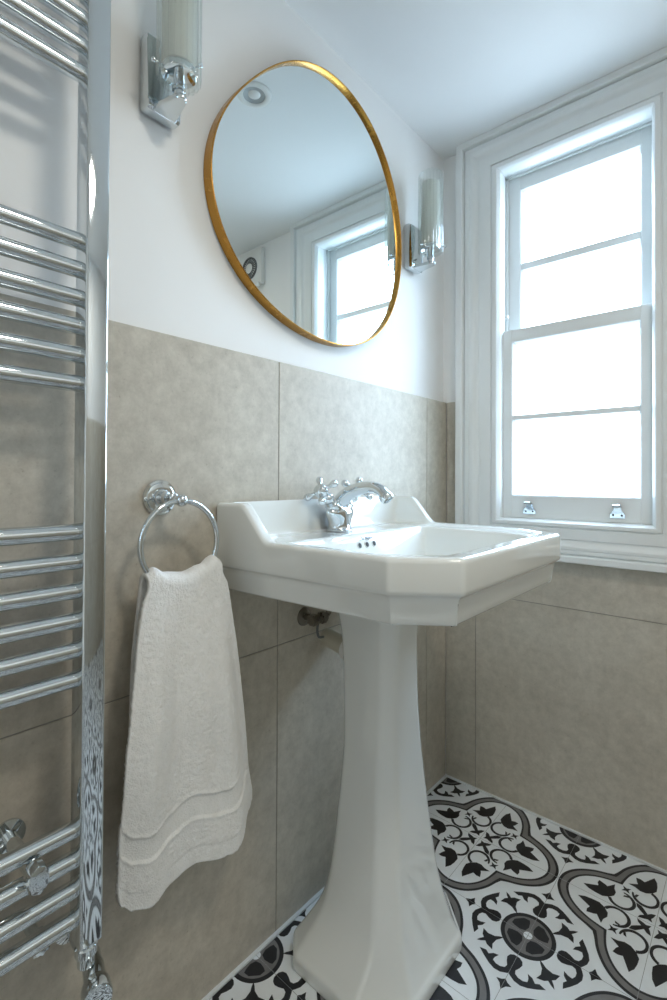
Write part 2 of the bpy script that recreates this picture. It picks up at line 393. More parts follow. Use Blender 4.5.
# box frame lining
bm = bmesh.new()
add_box(bm, WX0 - .02, WX0, .0, .16, WZ0 - .02, WZ1 + .02)
add_box(bm, WX1, WX1 + .02, .0, .16, WZ0 - .02, WZ1 + .02)
add_box(bm, WX0, WX1, .0, .16, WZ1, WZ1 + .02)
add_box(bm, WX0, WX1, .0, .16, WZ0 - .02, WZ0)
add_box(bm, WX0, WX0 + .008, .060, .068, 1.36, WZ1, .001, 1)    # parting beads
add_box(bm, WX1 - .008, WX1, .060, .068, 1.36, WZ1, .001, 1)
add_box(bm, WX0, WX1, .060, .068, WZ1 - .006, WZ1, .001, 1)
obj('frame_lining', bm, 'joinery', win)
def sash(name, y0, x0, x1, z0, z1, st, tr, br, barz, barh, label=None):
    """stiles st, top rail tr, bottom rail br, beads inside; y0 front face, 38 mm thick"""
    bm = bmesh.new(); y1 = y0 + .044
    add_box(bm, x0, x0 + st, y0, y1, z0, z1, .0012, 1); add_box(bm, x1 - st, x1, y0, y1, z0, z1, .0012, 1)
    add_box(bm, x0 + st, x1 - st, y0 + .0006, y1, z1 - tr, z1 - .0002, .0008, 1)
    add_box(bm, x0 + st, x1 - st, y0 + .0006, y1, z0 + .0002, z0 + br, .0008, 1)
    gx0, gx1, gz0, gz1 = x0 + st, x1 - st, z0 + br, z1 - tr
    pr = [(0, .001), (.0025, .003), (.0025, .007), (.005, .012), (.007, .020), (.007, .030)]
    loft(bm, [[(gx0 + d, y0 + yy, gz0 + d), (gx1 - d, y0 + yy, gz0 + d), (gx1 - d, y0 + yy, gz1 - d), (gx0 + d, y0 + yy, gz1 - d)] for d, yy in pr], True, (False, False))
    s = obj(name, bm, 'joinery', win)
    bm = bmesh.new()
    h = barh / 2
    loft(bm, [[(gx0 + .004, y0 + yy, barz + s_ * zz) for s_, zz, yy in ((-1, h, .036), (-1, h, .018), (-1, h * .8, .010), (-1, h * .7, .003), (1, h * .7, .003), (1, h * .8, .010), (1, h, .018), (1, h, .036))],
              [(gx1 - .004, y0 + yy, barz + s_ * zz) for s_, zz, yy in ((-1, h, .036), (-1, h, .018), (-1, h * .8, .010), (-1, h * .7, .003), (1, h * .7, .003), (1, h * .8, .010), (1, h, .018), (1, h, .036))]])
    obj('glazing_bar', bm, 'joinery', s)
    for za, zb in ((gz0 + .002, barz - .004), (barz + .004, gz1 - .002)):
        obj('pane', box(gx0 + .004, gx1 - .004, y0 + .028, y0 + .032, za, zb), 'pane', s)
    return s
lower = sash('lower_sash', .020, WX0 + .0005, WX1 - .0005, WZ0 + .004, 1.4015, .036, .036, .065, 1.1370, .020)
upper = sash('upper_sash', .070, WX0 + .0008, WX1 - .0008, 1.365, WZ1 - .002, .042, .042, .036, 1.606, .029)
# two sash lifts on the bottom rail
for cx in (0.2585, 0.486):
    y0 = .0196
    bm = bmesh.new()
    zb = .853
    pl = [(-.017, zb), (.017, zb), (.017, zb + .010), (.009, zb + .020), (.009, zb + .030), (-.009, zb + .030), (-.009, zb + .020), (-.017, zb + .010)]
    loft(bm, [[(cx + a, y0, b) for a, b in pl], [(cx + a, y0 - .003, b) for a, b in pl]])
    hk = [(0, zb + .026, .001), (0, zb + .031, -.006), (0, zb + .034, -.014), (0, zb + .0335, -.021), (0, zb + .030, -.0245)]
    hk = catmull([(0, a, b) for _, a, b in hk], 4)
    loft(bm, [[(cx - .0085, y0 + p.z, p.y + .0016), (cx + .0085, y0 + p.z, p.y + .0016), (cx + .0085, y0 + p.z - .0008, p.y - .0016), (cx - .0085, y0 + p.z - .0008, p.y - .0016)] for p in hk])
    lf = tag(obj('sash_lift', bm, 'chrome', win, 40), 'chrome sash lift')
    for sx in (-.010, .010):
        bm = bmesh.new(); add_cyl(bm, (cx + sx, y0 - .0025, zb + .007), (cx + sx, y0 - .0042, zb + .007), .0032, .0026, 12)
        obj('screw', bm, 'grille', lf, 40)
# pulley in the right lining, small stop on the left lining
bm = bmesh.new(); add_box(bm, WX1 - .0022, WX1, .076, .096, 1.72, 1.83, .001, 1)
pu = tag(obj('sash_pulley', bm, 'copper', win, 40), 'brass sash pulley plate')
bm = bmesh.new(); add_cyl(bm, (WX1 - .004, .086, 1.800), (WX1 + .002, .086, 1.800), .010, None, 20); obj('pulley_wheel', bm, 'grille', pu, 40)
bm = bmesh.new(); add_lathe(bm, [(.008, 0), (.0085, .003), (.005, .005), (.005, .010), (.0075, .012), (.006, .016)], frame_to((WX0, .046, 1.452), (1, 0, 0)), 20)
tag(obj('sash_stop', bm, 'plastic', win, 40), 'white sash stop')

# ------------------------------------------------------------------ washbasin
YC = -0.60
def basin_outline():
    # corner list of the plan, with rounding
    pts = [(.001, -.8945), (.380, -.879), (.464, -.815), (.464, -.385), (.380, -.321), (.001, -.3055)]
    rad = [.006, .016, .013, .013, .016, .006]
    out = []
    n = len(pts)
    for i in range(n):
        p0, p1, p2 = Vector(pts[i - 1]), Vector(pts[i]), Vector(pts[(i + 1) % n])
        d0, d2 = (p0 - p1).normalized(), (p2 - p1).normalized()
        ang = d0.angle(d2); cut = rad[i] / math.tan(ang / 2)
        a, b = p1 + d0 * cut, p1 + d2 * cut
        cen = p1 + (d0 + d2).normalized() * (rad[i] / math.sin(ang / 2))
        arc = []
        for k in range(7):
            t = k / 6; v = (a.lerp(b, t) - cen).normalized() * rad[i]; arc.append(cen + v)
        out.append(arc)
    loop = []
    for i in range(n):
        loop += out[i]
        a, b = out[i][-1], out[(i + 1) % n][0]
        m = max(2, int((b - a).length / .0055))
        loop += [a.lerp(b, k / m) for k in range(1, m)]
    return loop
LOOP = basin_outline()
CB = Vector((.232, YC))
HP = []   # half planes (normal outward, offset)
for (x0, y0), (x1, y1) in (((.001, -.8945), (.380, -.879)), ((.380, -.879), (.464, -.815)), ((.464, -.815), (.464, -.385)), ((.464, -.385), (.380, -.321)), ((.380, -.321), (.001, -.3055)), ((.001, -.3055), (.001, -.8945))):
    nx, ny = (y1 - y0), -(x1 - x0); l = math.hypot(nx, ny); HP.append((nx / l, ny / l, (nx * x0 + ny * y0) / l))
def ztop(x):
    def seg(x): return .907 if x < .076 else (.843 if x > .132 else lerp(.907, .843, (x - .076) / .056))
    return sum(seg(x + k * .0025) for k in range(-4, 5)) / 9
def sdist(x, y, ins):
    """smooth inside distance to the outline inset by ins=[per half plane]"""
    ds = [h[2] - i - h[0] * x - h[1] * y for h, i in zip(HP, ins)]
    k = 140.0
    m = min(ds)
    return m - math.log(sum(math.exp(-k * (d - m)) for d in ds)) / k
BOWL_INS = [.052, .052, .058, .052, .052, .124]
def hsurf(x, y, d_out):
    top = ztop(x)
    if d_out < .009: top -= .009 - math.sqrt(max(0, .009 ** 2 - (.009 - d_out) ** 2))
    ins = [.024, .028, .030, .028, .024, .020]
    dA = sdist(x, y, ins) + .004
    deck = .8395 - .004 * smst(.0, .03, dA) 
    z = lerp(top, deck, smst(0, .011 if x < .15 else .022, dA))
    dB = sdist(x, y, BOWL_INS) + .004
    if dB > 0:
        bowl = .006 * smst(0, .010, dB) + .088 * smst(.004, .040, dB) + .040 * smst(.030, .15, dB)
        z = min(z, deck) - bowl
    return z
def basin_mesh():
    bm = bmesh.new()
    n = len(LOOP)
    nor = []
    for i in range(n):
        t = (LOOP[(i + 1) % n] - LOOP[i - 1]).normalized(); nor.append(Vector((t.y, -t.x)))
    def ring_in(d, z):
        return [Vector((p.x - q.x * d if p.x > .004 else p.x, p.y - q.y * d, z(p.x) if callable(z) else z)) for p, q in zip(LOOP, nor)]
    rings = []
    rings.append([Vector((lerp(CB.x, p.x, .55), lerp(CB.y, p.y, .55), .743)) for p in LOOP])
    rings.append(ring_in(.024, .743)); rings.append(ring_in(.0195, .7445)); rings.append(ring_in(.0175, .748)); rings.append(ring_in(.016, .757))
    rings += [ring_in(.0125, .777), ring_in(.0112, .783), ring_in(.0085, .7865), ring_in(.003, .7895), ring_in(.0008, .792), ring_in(0, .797)]
    rings += [ring_in(0, lambda x: lerp(.797, ztop(x) - .009, .5)), ring_in(0, lambda x: ztop(x) - .009)]
    # top surface, rings scaled towards the centre
    ss = [.002, .005, .009, .014, .02, .028, .036, .044, .052, .058, .064, .070, .076, .082, .088, .094, .10, .107, .114, .12, .127, .134, .141, .148, .155, .162, .17, .178, .186, .194, .203, .212, .222, .232, .243, .255, .268, .282, .297, .313, .33, .35, .372, .395, .42, .45, .48, .51, .54, .575, .61, .65, .69, .73, .77, .81, .85, .89, .93, .965]
    for s in ss:
        rg = []
        for p in LOOP:
            q = p + (CB - p) * s
            d = sdist(q.x, q.y, [0] * 6) + .0065
            d = min(d, (p - q).length * 1.0) if s < .03 else d
            rg.append(Vector((q.x, q.y, hsurf(q.x, q.y, max(0, d)))))
        rings.append(rg)
    loft(bm, rings, True, (True, True))
    return bm
basin = thing('washbasin', (.0, YC, .747), 'white ceramic basin with chamfered corners and raised back, on the pedestal', 'basin')
obj('bowl', basin_mesh(), 'ceramic', basin, 60)
# three overflow holes and the maker's mark on the back wall of the bowl
def bowl_back(y, z):
    x = .12
    while x < .2 and hsurf(x, y, .1) > z: x += .0004
    return x
for y in (-.629, -.604, -.579):
    x = bowl_back(y, .812); bm = bmesh.new()
    add_lathe(bm, [(.0072, 0), (.0072, .0022), (.0060, .003), (.0054, .0016), (.0, .0014)], frame_to((x - .0012, y, .812), (1, 0, .35)), 20, (True, False))
    oh = obj('overflow_hole', bm, 'ceramic', basin, 40)
    bm = bmesh.new(); add_lathe(bm, [(.0, 0), (.0052, .0001), (.0052, .0025), (.0, .0026)], frame_to((x - .0005, y, .812), (1, 0, .35)), 16)
    tag(obj('overflow_opening', bm, 'dark', oh), 'dark round opening')
tx = bpy.data.curves.new('maker_mark', 'FONT'); tx.body = 'Burlington'; tx.size = .0108; tx.align_x = 'CENTER'; tx.align_y = 'CENTER'; tx.shear = 0.35; tx.extrude = .0005
to = bpy.data.objects.new('maker_mark_curve', tx); C.objects.link(to)
bpy.context.view_layer.update()
me = bpy.data.meshes.new_from_object(to.evaluated_get(bpy.context.evaluated_depsgraph_get()))
bpy.data.objects.remove(to)
bm = bmesh.new(); bm.from_mesh(me)
xm = bowl_back(-.60, .8245)
bmesh.ops.transform(bm, verts=bm.verts, matrix=Matrix.Translation((xm + .0031, -.602, .8264)) @ Matrix.Rotation(math.radians(-14), 4, 'Y') @ Matrix(((0, 0, 1, 0), (1, 0, 0, 0), (0, 1, 0, 0), (0, 0, 0, 1))))
tag(obj('maker_mark', bm, 'logo', basin), 'small grey script mark')
bm = bmesh.new(); add_lathe(bm, [(.0, .0), (.024, .0), (.026, .002), (.022, .0045), (.012, .003), (.0, .003)], frame_to((.245, YC, .7045), (0, 0, 1)), 28)
obj('drain', bm, 'chrome', basin, 40)

# ------------------------------------------------------------------ pedestal
def octo(f, wd, c, b, cb, z, rr=.009):
    P = [(b, -wd + cb), (b + cb, -wd), (f - c, -wd), (f, -wd + c), (f, wd - c), (f - c, wd), (b + cb, wd), (b, wd - cb)]
    out = []
    n = len(P)
    for i in range(n):
        p0, p1, p2 = Vector(P[i - 1]), Vector(P[i]), Vector(P[(i + 1) % n])
        d0, d2 = p0 - p1, p2 - p1
        k = min(rr, d0.length * .35, d2.length * .35)
        a, b_ = p1 + d0.normalized() * k, p1 + d2.normalized() * k
        for t in (0, .33, .67, 1):
            out.append(a.lerp(p1, t).lerp(p1.lerp(b_, t), t))
    return [Vector((q.x, YC + q.y, z)) for q in out]
keys = [  # z, f, w, c, b, cb
    (.0, .310, .165, .075, .045, .04), (.004, .312, .167, .076, .044, .04), (.022, .3115, .1665, .076, .044, .04), (.029, .309, .164, .075, .046, .04), (.035, .303, .158, .071, .050, .038),
    (.056, .292, .142, .058, .063, .033), (.085, .282, .125, .045, .080, .028), (.115, .274, .1135, .038, .092, .025), (.16, .2655, .1035, .034, .101, .022),
    (.22, .2585, .0945, .032, .107, .02), (.30, .252, .084, .031, .112, .018), (.37, .2465, .0755, .029, .115, .017), (.43, .2415, .070, .027, .116, .016), (.52, .2375, .0625, .0235, .111, .013),
    (.61, .2365, .0595, .022, .105, .012), (.66, .239, .062, .022, .099, .012), (.70, .246, .068, .023, .09, .012), (.725, .253, .077, .024, .08, .012), (.7425, .258, .083, .024, .075, .012)]
sm = catmull([(k[0], k[1], k[2]) for k in keys], 3); s2 = catmull([(k[3], k[4], k[5]) for k in keys], 3)
bm = bmesh.new()
loft(bm, [octo(a.y, a.z, b.x, b.y, b.z, a.x) for a, b in zip(sm, s2)])
ped = tag(obj('pedestal', bm, 'ceramic', None, 42), 'white ceramic octagonal pedestal with flared foot, standing on the floor tiles under the basin', 'pedestal')

# ------------------------------------------------------------------ mixer tap
TX, TY, TZ = .056, YC, .8365
tap = thing('mixer_tap', (TX, TY, TZ), 'chrome mixer tap with two cross handles on the back deck of the basin', 'tap')
bm = bmesh.new(); rings = []
for z, rx, ry in [(k.x, k.y, k.z) for k in catmull([(0, .028, .030), (.003, .029, .031), (.006, .0255, .0275), (.014, .0235, .0275), (.024, .0225, .0325), (.033, .0220, .0395), (.040, .0215, .0425), (.046, .0200, .0415), (.052, .0165, .034), (.057, .011, .022), (.0595, .004, .008)], 3)]:
    rings.append([(TX + rx * math.cos(2 * PI * k / 40), TY + ry * math.sin(2 * PI * k / 40), TZ + z) for k in range(40)])
loft(bm, rings)
for s in (-1, 1):   # shoulders that carry the valves
    d = Vector((0, s * .78, .62)).normalized(); o_ = Vector((TX, TY, TZ + .038))
    add_lathe(bm, [(.0175, .012), (.0165, .024), (.0150, .028), (.0155, .031), (.0155, .037), (.0120, .040)], frame_to(o_, d), 28)
obj('body', bm, 'chrome', tap, 50)
sp = catmull([(TX - .012, TY, TZ + .040), (TX + .002, TY, TZ + .064), (TX + .028, TY, TZ + .084), (TX + .061, TY, TZ + .0955), (TX + .092, TY, TZ + .0985), (TX + .114, TY, TZ + .091), (TX + .128, TY, TZ + .0765)], 6)
bm = bmesh.new(); m_ = len(sp)
add_tube(bm, sp, [lerp(.0195, .0120, min(1, k / (m_ * .6))) if k < m_ - 8 else lerp(.0120, .0130, (k - m_ + 8) / 7) for k in range(m_)], 28)
obj('spout', bm, 'chrome', tap, 50)
d = (sp[-1] - sp[-2]).normalized(); bm = bmesh.new()
add_lathe(bm, [(.0138, -.009), (.0148, -.007), (.0148, .003), (.0132, .006), (.0100, .006), (.0095, .002), (0, .002)], frame_to(sp[-1], d), 28)
obj('spout_tip', bm, 'chrome', tap, 40)
for s in (-1, 1):
    d = Vector((0, s * .78, .62)).normalized(); b0 = Vector((TX, TY, TZ + .040)) + d * .037
    bm = bmesh.new()
    add_lathe(bm, [(.0100, -.002), (.0090, .004), (.0110, .008), (.0140, .012), (.0145, .018), (.0125, .022), (.0090, .025), (.0090, .031), (.0140, .034), (.0155, .038), (.0155, .046), (.0130, .052), (.0075, .0555), (0, .0565)], frame_to(b0, d), 28)
    h = obj('handle', bm, 'chrome', tap, 45)
    hub = b0 + d * .0435; e1 = d.orthogonal().normalized(); e1 = Vector((1, 0, 0)); e2 = d.cross(e1)
    ca, sa = math.cos(math.radians(35)), math.sin(math.radians(35))
    for a in (e1 * ca + e2 * sa, -e1 * ca - e2 * sa, -e1 * sa + e2 * ca, e1 * sa - e2 * ca):
        bm = bmesh.new()
        add_lathe(bm, [(.0055, .010), (.0044, .018), (.0046, .023), (.0070, .028), (.0082, .033), (.0076, .038), (.0042, .0415), (0, .042)], frame_to(hub, a), 18)
        obj('cross_arm', bm, 'chrome', h, 50)

# ------------------------------------------------------------------ pipes behind the pedestal
iv = thing('isolating_valve', (.0, -.665, .645), 'small dark metal isolating valve on the wall under the basin', 'valve')
bm = bmesh.new(); add_lathe(bm, [(.0, 0), (.021, 0), (.020, .003), (.012, .006), (.0085, .008), (.0085, .034), (.0, .034)], frame_to((.0, -.655, .645), (1, 0, 0)), 24); obj('wall_flange', bm, 'darkmetal', iv, 40)
bm = bmesh.new()
add_cyl(bm, (.036, -.672, .645), (.036, -.624, .645), .0105, None, 18, .002); add_cyl(bm, (.036, -.668, .645), (.036, -.655, .645), .0135, None, 6); add_cyl(bm, (.036, -.640, .645), (.036, -.627, .645), .0135, None, 6)
obj('valve_body', bm, 'darkmetal', iv, 40)
bm = bmesh.new(); add_tube(bm, catmull([(.036, -.628, .645), (.037, -.617, .650), (.038, -.612, .665), (.040, -.612, .70), (.055, -.61, .748)], 5), .0065, 14); obj('supply_hose', bm, 'darkmetal', iv, 50)
bm = bmesh.new(); add_tube(bm, catmull([(.036, -.648, .636), (.036, -.650, .62), (.037, -.646, .605), (.038, -.632, .602)], 5), .0028, 10); obj('valve_lever', bm, 'grille', iv, 50)
bm = bmesh.new(); add_tube(bm, [(.0005, -.580, .583), (.03, -.584, .580), (.07, -.591, .576), (.098, -.596, .573)], .020, 24)
wp = tag(obj('waste_pipe', bm, 'pipe', None, 40), 'cream waste pipe running from the wall to behind the pedestal', 'pipe')
bm = bmesh.new(); add_lathe(bm, [(.0205, 0), (.026, .001), (.026, .020), (.0235, .024), (.0205, .024)], frame_to((.074, -.5915, .5755), (1, -.18, -.1)), 24); obj('pipe_collar', bm, 'plastic', wp, 40)

# ------------------------------------------------------------------ mirror (pebble shaped, thin deep gold rim)
MY, MZ = -.608, 1.570
HC = [.316, .0205, .0082, 0, .0162, -.0088, -.0090]
def mr(t): return HC[0] + HC[1] * math.cos(t) + HC[2] * math.sin(t) + HC[3] * math.cos(2 * t) + HC[4] * math.sin(2 * t) + HC[5] * math.cos(3 * t) + HC[6] * math.sin(3 * t)
mirror = thing('wall_mirror', (PX, MY, MZ), 'large rounded wall mirror with a thin gold frame, hung above the basin', 'mirror')
NM = 192
def mpt(t, d, x): return Vector((x, MY + (mr(t) - d) * math.cos(t), MZ + (mr(t) - d) * math.sin(t)))
ths = [2 * PI * k / NM for k in range(NM)]
bm = bmesh.new()
pr = [(.0034, -.0004), (.0034, .0086), (.0030, .0095), (.0020, .0100), (.0010, .0098), (.0, .0088), (.0, PX + .001), (.004, PX + .0002)]
loft(bm, [[mpt(t, d, x) for t in ths] for d, x in pr], True, (False, False))
obj('frame', bm, 'brass', mirror, 40)
bm = bmesh.new(); loft(bm, [[mpt(t, .002, -.006) for t in ths], [mpt(t, .002, .0) for t in ths]])
obj('mirror_glass', bm, 'mirror', mirror)

# ------------------------------------------------------------------ wall lights
def make_sconce(yc):
    zb = 1.562
    t = thing('wall_light', (PX, yc, zb), 'chrome wall light with fluted glass shade, left of the mirror above the radiator', 'wall light', 'pair of wall lights')
    # back plate and J bracket
    bm = bmesh.new(); hw = .030
    prof = [(PX, zb + .012), (PX, zb + .124), (PX + .004, zb + .130), (PX + .018, zb + .131), (PX + .025, zb + .126), (PX + .027, zb + .118), (PX + .027, zb + .024), (PX + .031, zb + .014), (PX + .031, zb + .004), (PX + .026, zb + .0005), (PX + .014, zb), (PX + .005, zb + .003)]
    loft(bm, [[(x, yc + s, z) for x, z in prof] for s in (-hw, hw)])
    es = [e for e in bm.edges if abs(e.verts[0].co.y - e.verts[1].co.y) < 1e-6]
    bmesh.ops.bevel(bm, geom=es, offset=.003, segments=2, profile=.5, affect='EDGES')
    obj('back_plate', bm, 'chrome', t, 30)
    bm = bmesh.new()
    out = [(PX + .024, -.022), (PX + .040, -.018), (.055, -.0115), (.064, -.0105), (.071, -.006), (.0735, 0), (.071, .006), (.064, .0105), (.055, .0115), (PX + .040, .018), (PX + .024, .022)]
    loft(bm, [[(x, yc + y, zb + .001) for x, y in out], [(x, yc + y, zb + .009) for x, y in out]])
    bmesh.ops.bevel(bm, geom=[e for e in bm.edges], offset=.0012, segments=1, affect='EDGES')
    obj('arm', bm, 'chrome', t, 40)
    cx, z0 = .058, 1.606
    bm = bmesh.new(); add_lathe(bm, [(.008, zb + .008), (.008, zb + .018), (.0105, zb + .019), (.0105, zb + .026), (.009, zb + .028), (.009, z0 + .001)], Matrix.Translation((cx, yc, 0)), 24); obj('stem', bm, 'chrome', t, 40)
    bm = bmesh.new(); add_lathe(bm, [(0, z0), (.026, z0), (.0275, z0 + .001), (.0275, z0 + .010), (.026, z0 + .011), (0, z0 + .011)], Matrix.Translation((cx, yc, 0)), 40, (False, False)); obj('shade_gallery', bm, 'chrome', t, 40)
    bm = bmesh.new(); nf, N = 20, 200
    def ring(rad, amp, z): return [Vector((cx + (rad + amp * abs(math.cos(nf * k * PI / N))) * math.cos(2 * PI * k / N), yc + (rad + amp * abs(math.cos(nf * k * PI / N))) * math.sin(2 * PI * k / N), z)) for k in range(N)]
    rr = [ring(.0300, 0, 1.600), ring(.0318, .0032, 1.600), ring(.0324, .0034, 1.603), ring(.0324, .0034, 1.820), ring(.0314, .0032, 1.823), ring(.0300, 0, 1.823)]
    loft(bm, rr + [rr[0]], True, (False, False)); bmesh.ops.remove_doubles(bm, verts=bm.verts, dist=1e-7)
    obj('glass_shade', bm, 'shade', t, 60)
    bm = bmesh.new()
    add_lathe(bm, [(.0265, z0 + .012), (.0275, z0 + .013), (.0275, 1.792), (.0250, 1.798), (.0250, z0 + .013), (.0265, z0 + .012)], Matrix.Translation((cx, yc, 0)), 48, (False, False)); obj('diffuser', bm, 'opal', t, 40)
    for k in range(3):
        a = math.radians(20 + 120 * k); d = Vector((math.cos(a), math.sin(a), 0)); p = Vector((cx, yc, z0 + .006))
        bm = bmesh.new(); add_lathe(bm, [(.0012, .026), (.0012, .037), (.0028, .0375), (.0036, .039), (.0036, .043), (.0026, .0445), (0, .045)], frame_to(p, d), 14); obj('thumb_screw', bm, 'chrome', t, 40)
    return t
def copy_tree(o, parent=None):
    c = o.copy(); C.objects.link(c)
    if parent: c.parent = parent
    for ch in [x for x in bpy.data.objects if x.parent == o]: copy_tree(ch, c)
    return c
s1 = make_sconce(-1.012)
s2_ = copy_tree(s1); s2_.location.y = -.205
tag(s2_, 'chrome wall light with fluted glass shade, between the mirror and the window')

# ------------------------------------------------------------------ towel ring and towel
RY, RZ, RX, RR = -1.003, .8455, .060, .0695
tr = thing('towel_ring', (0, -1.008, .919), 'chrome towel ring on a round rose, screwed to the stone tiles beside the basin', 'towel ring')
bm = bmesh.new()
add_lathe(bm, [(0, 0), (.0300, 0), (.0305, .002), (.0295, .004), (.0255, .0045), (.0250, .0065), (.0225, .0075), (.0150, .0078), (.0145, .011), (.0125, .015), (.0095, .018), (.0075, .021), (.0068, .030), (.0068, .042), (.0085, .044), (.0085, .047), (.0068, .049), (0, .049)], frame_to((0, -1.008, .919), (1, 0, 0)), 40, (False, False))
obj('wall_rose', bm, 'chrome', tr, 50)
bm = bmesh.new(); add_ball(bm, (RX, RY, RZ + RR + .001), .0105, 24); add_cyl(bm, (.044, -1.0075, .9185), (.056, -1.0045, .917), .0065, None, 18); obj('ball_joint', bm, 'chrome', tr, 60)
bm = bmesh.new(); add_tube(bm, [(RX, RY + RR * math.sin(2 * PI * k / 96), RZ + RR * math.cos(2 * PI * k / 96)) for k in range(96)], .0047, 16, True); obj('ring', bm, 'chrome', tr, 180)

def towel_mesh():
    random.seed(4)
    NU, NF, NT, NB = 120, 230, 12, 150
    def curve(P, u):
        for (a, va), (b, vb) in zip(P, P[1:]):
            if u <= b: 
                t = (u - a) / (b - a); t = t * t * (3 - 2 * t); return lerp(va, vb, t)
        return P[-1][1]
    top = [(0, .806), (.10, .814), (.25, .804), (.5, .800), (.75, .808), (.92, .821), (1, .814)]
    hem = [(0, .343), (.016, .326), (.077, .312), (.165, .306), (.32, .316), (.47, .334), (.657, .320), (.71, .317), (.88, .330), (.97, .342), (1, .356)]
    yle = [(.30, -1.103), (.36, -1.107), (.437, -1.108), (.474, -1.106), (.551, -1.103), (.641, -1.093), (.725, -1.082), (.79, -1.069), (.83, -1.064)]
    yri = [(.30, -.846), (.375, -.847), (.425, -.859), (.565, -.884), (.66, -.900), (.758, -.918), (.79, -.926), (.83, -.934)]
    def side_y(P, z):
        for (a, va), (b, vb) in zip(P, P[1:]):
            if z <= b: return lerp(va, vb, max(0, (z - a) / (b - a)))
        return P[-1][1]
    hemb = [(0, .37), (.3, .35), (.6, .365), (1, .36)]
    rows = []
    r_ = .0155
    def pleat(u, k): return k * (.008 * math.sin(2 * PI * (1.55 * u + .12)) + .004 * math.sin(2 * PI * (3.3 * u + .6)))
    for side in range(3):
        n = (NF, NT, NB)[side]
        for j in range(n):
            row = []
            for i in range(NU + 1):
                u = i / NU
                zt = curve(top, u); yt = RY + (u - .5) * .134 + .004
                if side == 0:
                    k = 1 - j / n            # 1 hem .. 0 top
                    z0 = curve(hem, u); zz = lerp(zt - r_, z0, k)
                    kk = k ** .62
                    y = lerp(yt, lerp(side_y(yle, zz), side_y(yri, zz), u), smst(0, .06, k))
                    # slight waisting: side edges bow inwards below the ring
                    x = RX + r_ + .004 * (1 - k) * math.sin(u * PI) + .020 * smst(0, .5, k) * (.4 + .6 * math.sin(PI * u)) - .010 * smst(.3, 1, k)
                    x += pleat(u, smst(.0, .55, k)) + .010 * smst(.55, 1, k) * math.sin(2 * PI * (1.05 * u + .62))
                    lh = (zz - z0) / 1.0
                    band = smst(.074, .077, lh) * (1 - smst(.110, .113, lh))
                    hm = 1 - smst(.026, .029, lh)
                    x -= (.0022 * band + .0012 * hm) * smst(0, .03, u) * smst(0, .03, 1 - u)
                    x += .0014 * smst(0, .04, u) * smst(0, .04, 1 - u) * (math.exp(-((lh - .0725) / .003) ** 2) + math.exp(-((lh - .1145) / .003) ** 2))
                    amp = .0011 * (1 - .8 * band) * (1 - .5 * hm)
                elif side == 1:
                    a = PI * (j + .5) / n
                    x = RX + r_ * math.cos(a) + .003 * math.sin(u * PI) * math.cos(a); zz = zt - r_ + r_ * math.sin(a); y = yt; amp = .0010
                else:
                    k = (j + 1) / n; z0 = curve(hemb, u); zz = lerp(zt - r_, z0, k); kk = k ** .62
                    y = lerp(yt - .003 * math.sin(PI * k), -1.078 + .200 * u, kk)
                    x = RX - r_ - .012 * smst(0, .35, k) + pleat(u, .35 * smst(0, .5, k)); x = max(x, .012); amp = .0009
                nz = noise.noise(Vector((y * 190, zz * 190, side * 7.7))) * .9 + noise.noise(Vector((y * 430, zz * 430, 3 + side))) * .8
                edge = min(i, NU - i); amp *= .35 if edge < 2 else 1
                row.append(Vector((x + amp * nz * (1 if side != 2 else -1), y + 0, zz + (.0012 * noise.noise(Vector((y * 200, 5, side))) if (side == 0 and j < 2) else 0))))
            rows.append(row)
    bm = bmesh.new(); loft(bm, rows, False, (False, False))
    return bm
bm = towel_mesh()
tw = obj('hand_towel', bm, 'towel', None, 180)
so = tw.modifiers.new('thickness', 'SOLIDIFY'); so.thickness = .0075; so.offset = -1
bpy.context.view_layer.update()
avg = sum((p.normal for p in list(tw.data.polygons)[:4000]), Vector()).x
if avg < 0: tw.data.flip_normals()
tag(tw, 'white terry hand towel with woven border, hanging through the chrome towel ring', 'towel')

# ------------------------------------------------------------------ towel radiator
RXC, Y1, Y0 = .085, -1.159, -1.640
rad = thing('towel_radiator', (.0005, (Y0 + Y1) / 2, .33), 'chrome ladder towel radiator at the left edge, mounted on the wall', 'radiator')
for yy in (Y1, Y0):
    bm = box(.069, .105, yy - .015, yy + .015, .335, 1.69, .0035, 3); obj('post', bm, 'chrome', rad, 40)
zs = [1.640, 1.604, 1.568, 1.531, 1.494] + [1.268 - .0381 * k for k in range(6)] + [.880 - .0390 * k for k in range(6)] + [.487 - .0393 * k for k in range(4)]
for z in zs:
    bm = bmesh.new(); add_cyl(bm, (RXC, Y0 + .014, z), (RXC, Y1 - .014, z), .0112, None, 28); obj('bar', bm, 'chrome', rad, 40)
for y, z in ((-1.227, .4675), (-1.572, .4675), (-1.40, 1.381), (-1.572, 1.381)):   # wall brackets
    bm = bmesh.new()
    add_lathe(bm, [(0, 0), (.021, 0), (.021, .004), (.009, .006), (.009, .090), (.011, .098)], frame_to((.0004 if z < 1.2 else PX + .0004, y, z), (1, 0, 0)), 24)
    br = obj('wall_bracket', bm, 'chrome', rad, 40)
    bm = bmesh.new(); N = 32
    loft(bm, [[Vector((x, y + .68 * (rr + (.0006 if k % 4 < 2 else -.0004) * (rr > .01)) * math.cos(2 * PI * k / N), z + (rr + (.0006 if k % 4 < 2 else -.0004) * (rr > .01)) * math.sin(2 * PI * k / N))) for k in range(N)] for rr, x in ((.012, .099), (.018, .1005), (.0185, .112), (.016, .117), (.008, .119))])
    obj('bracket_cap', bm, 'chrome', br, 30)
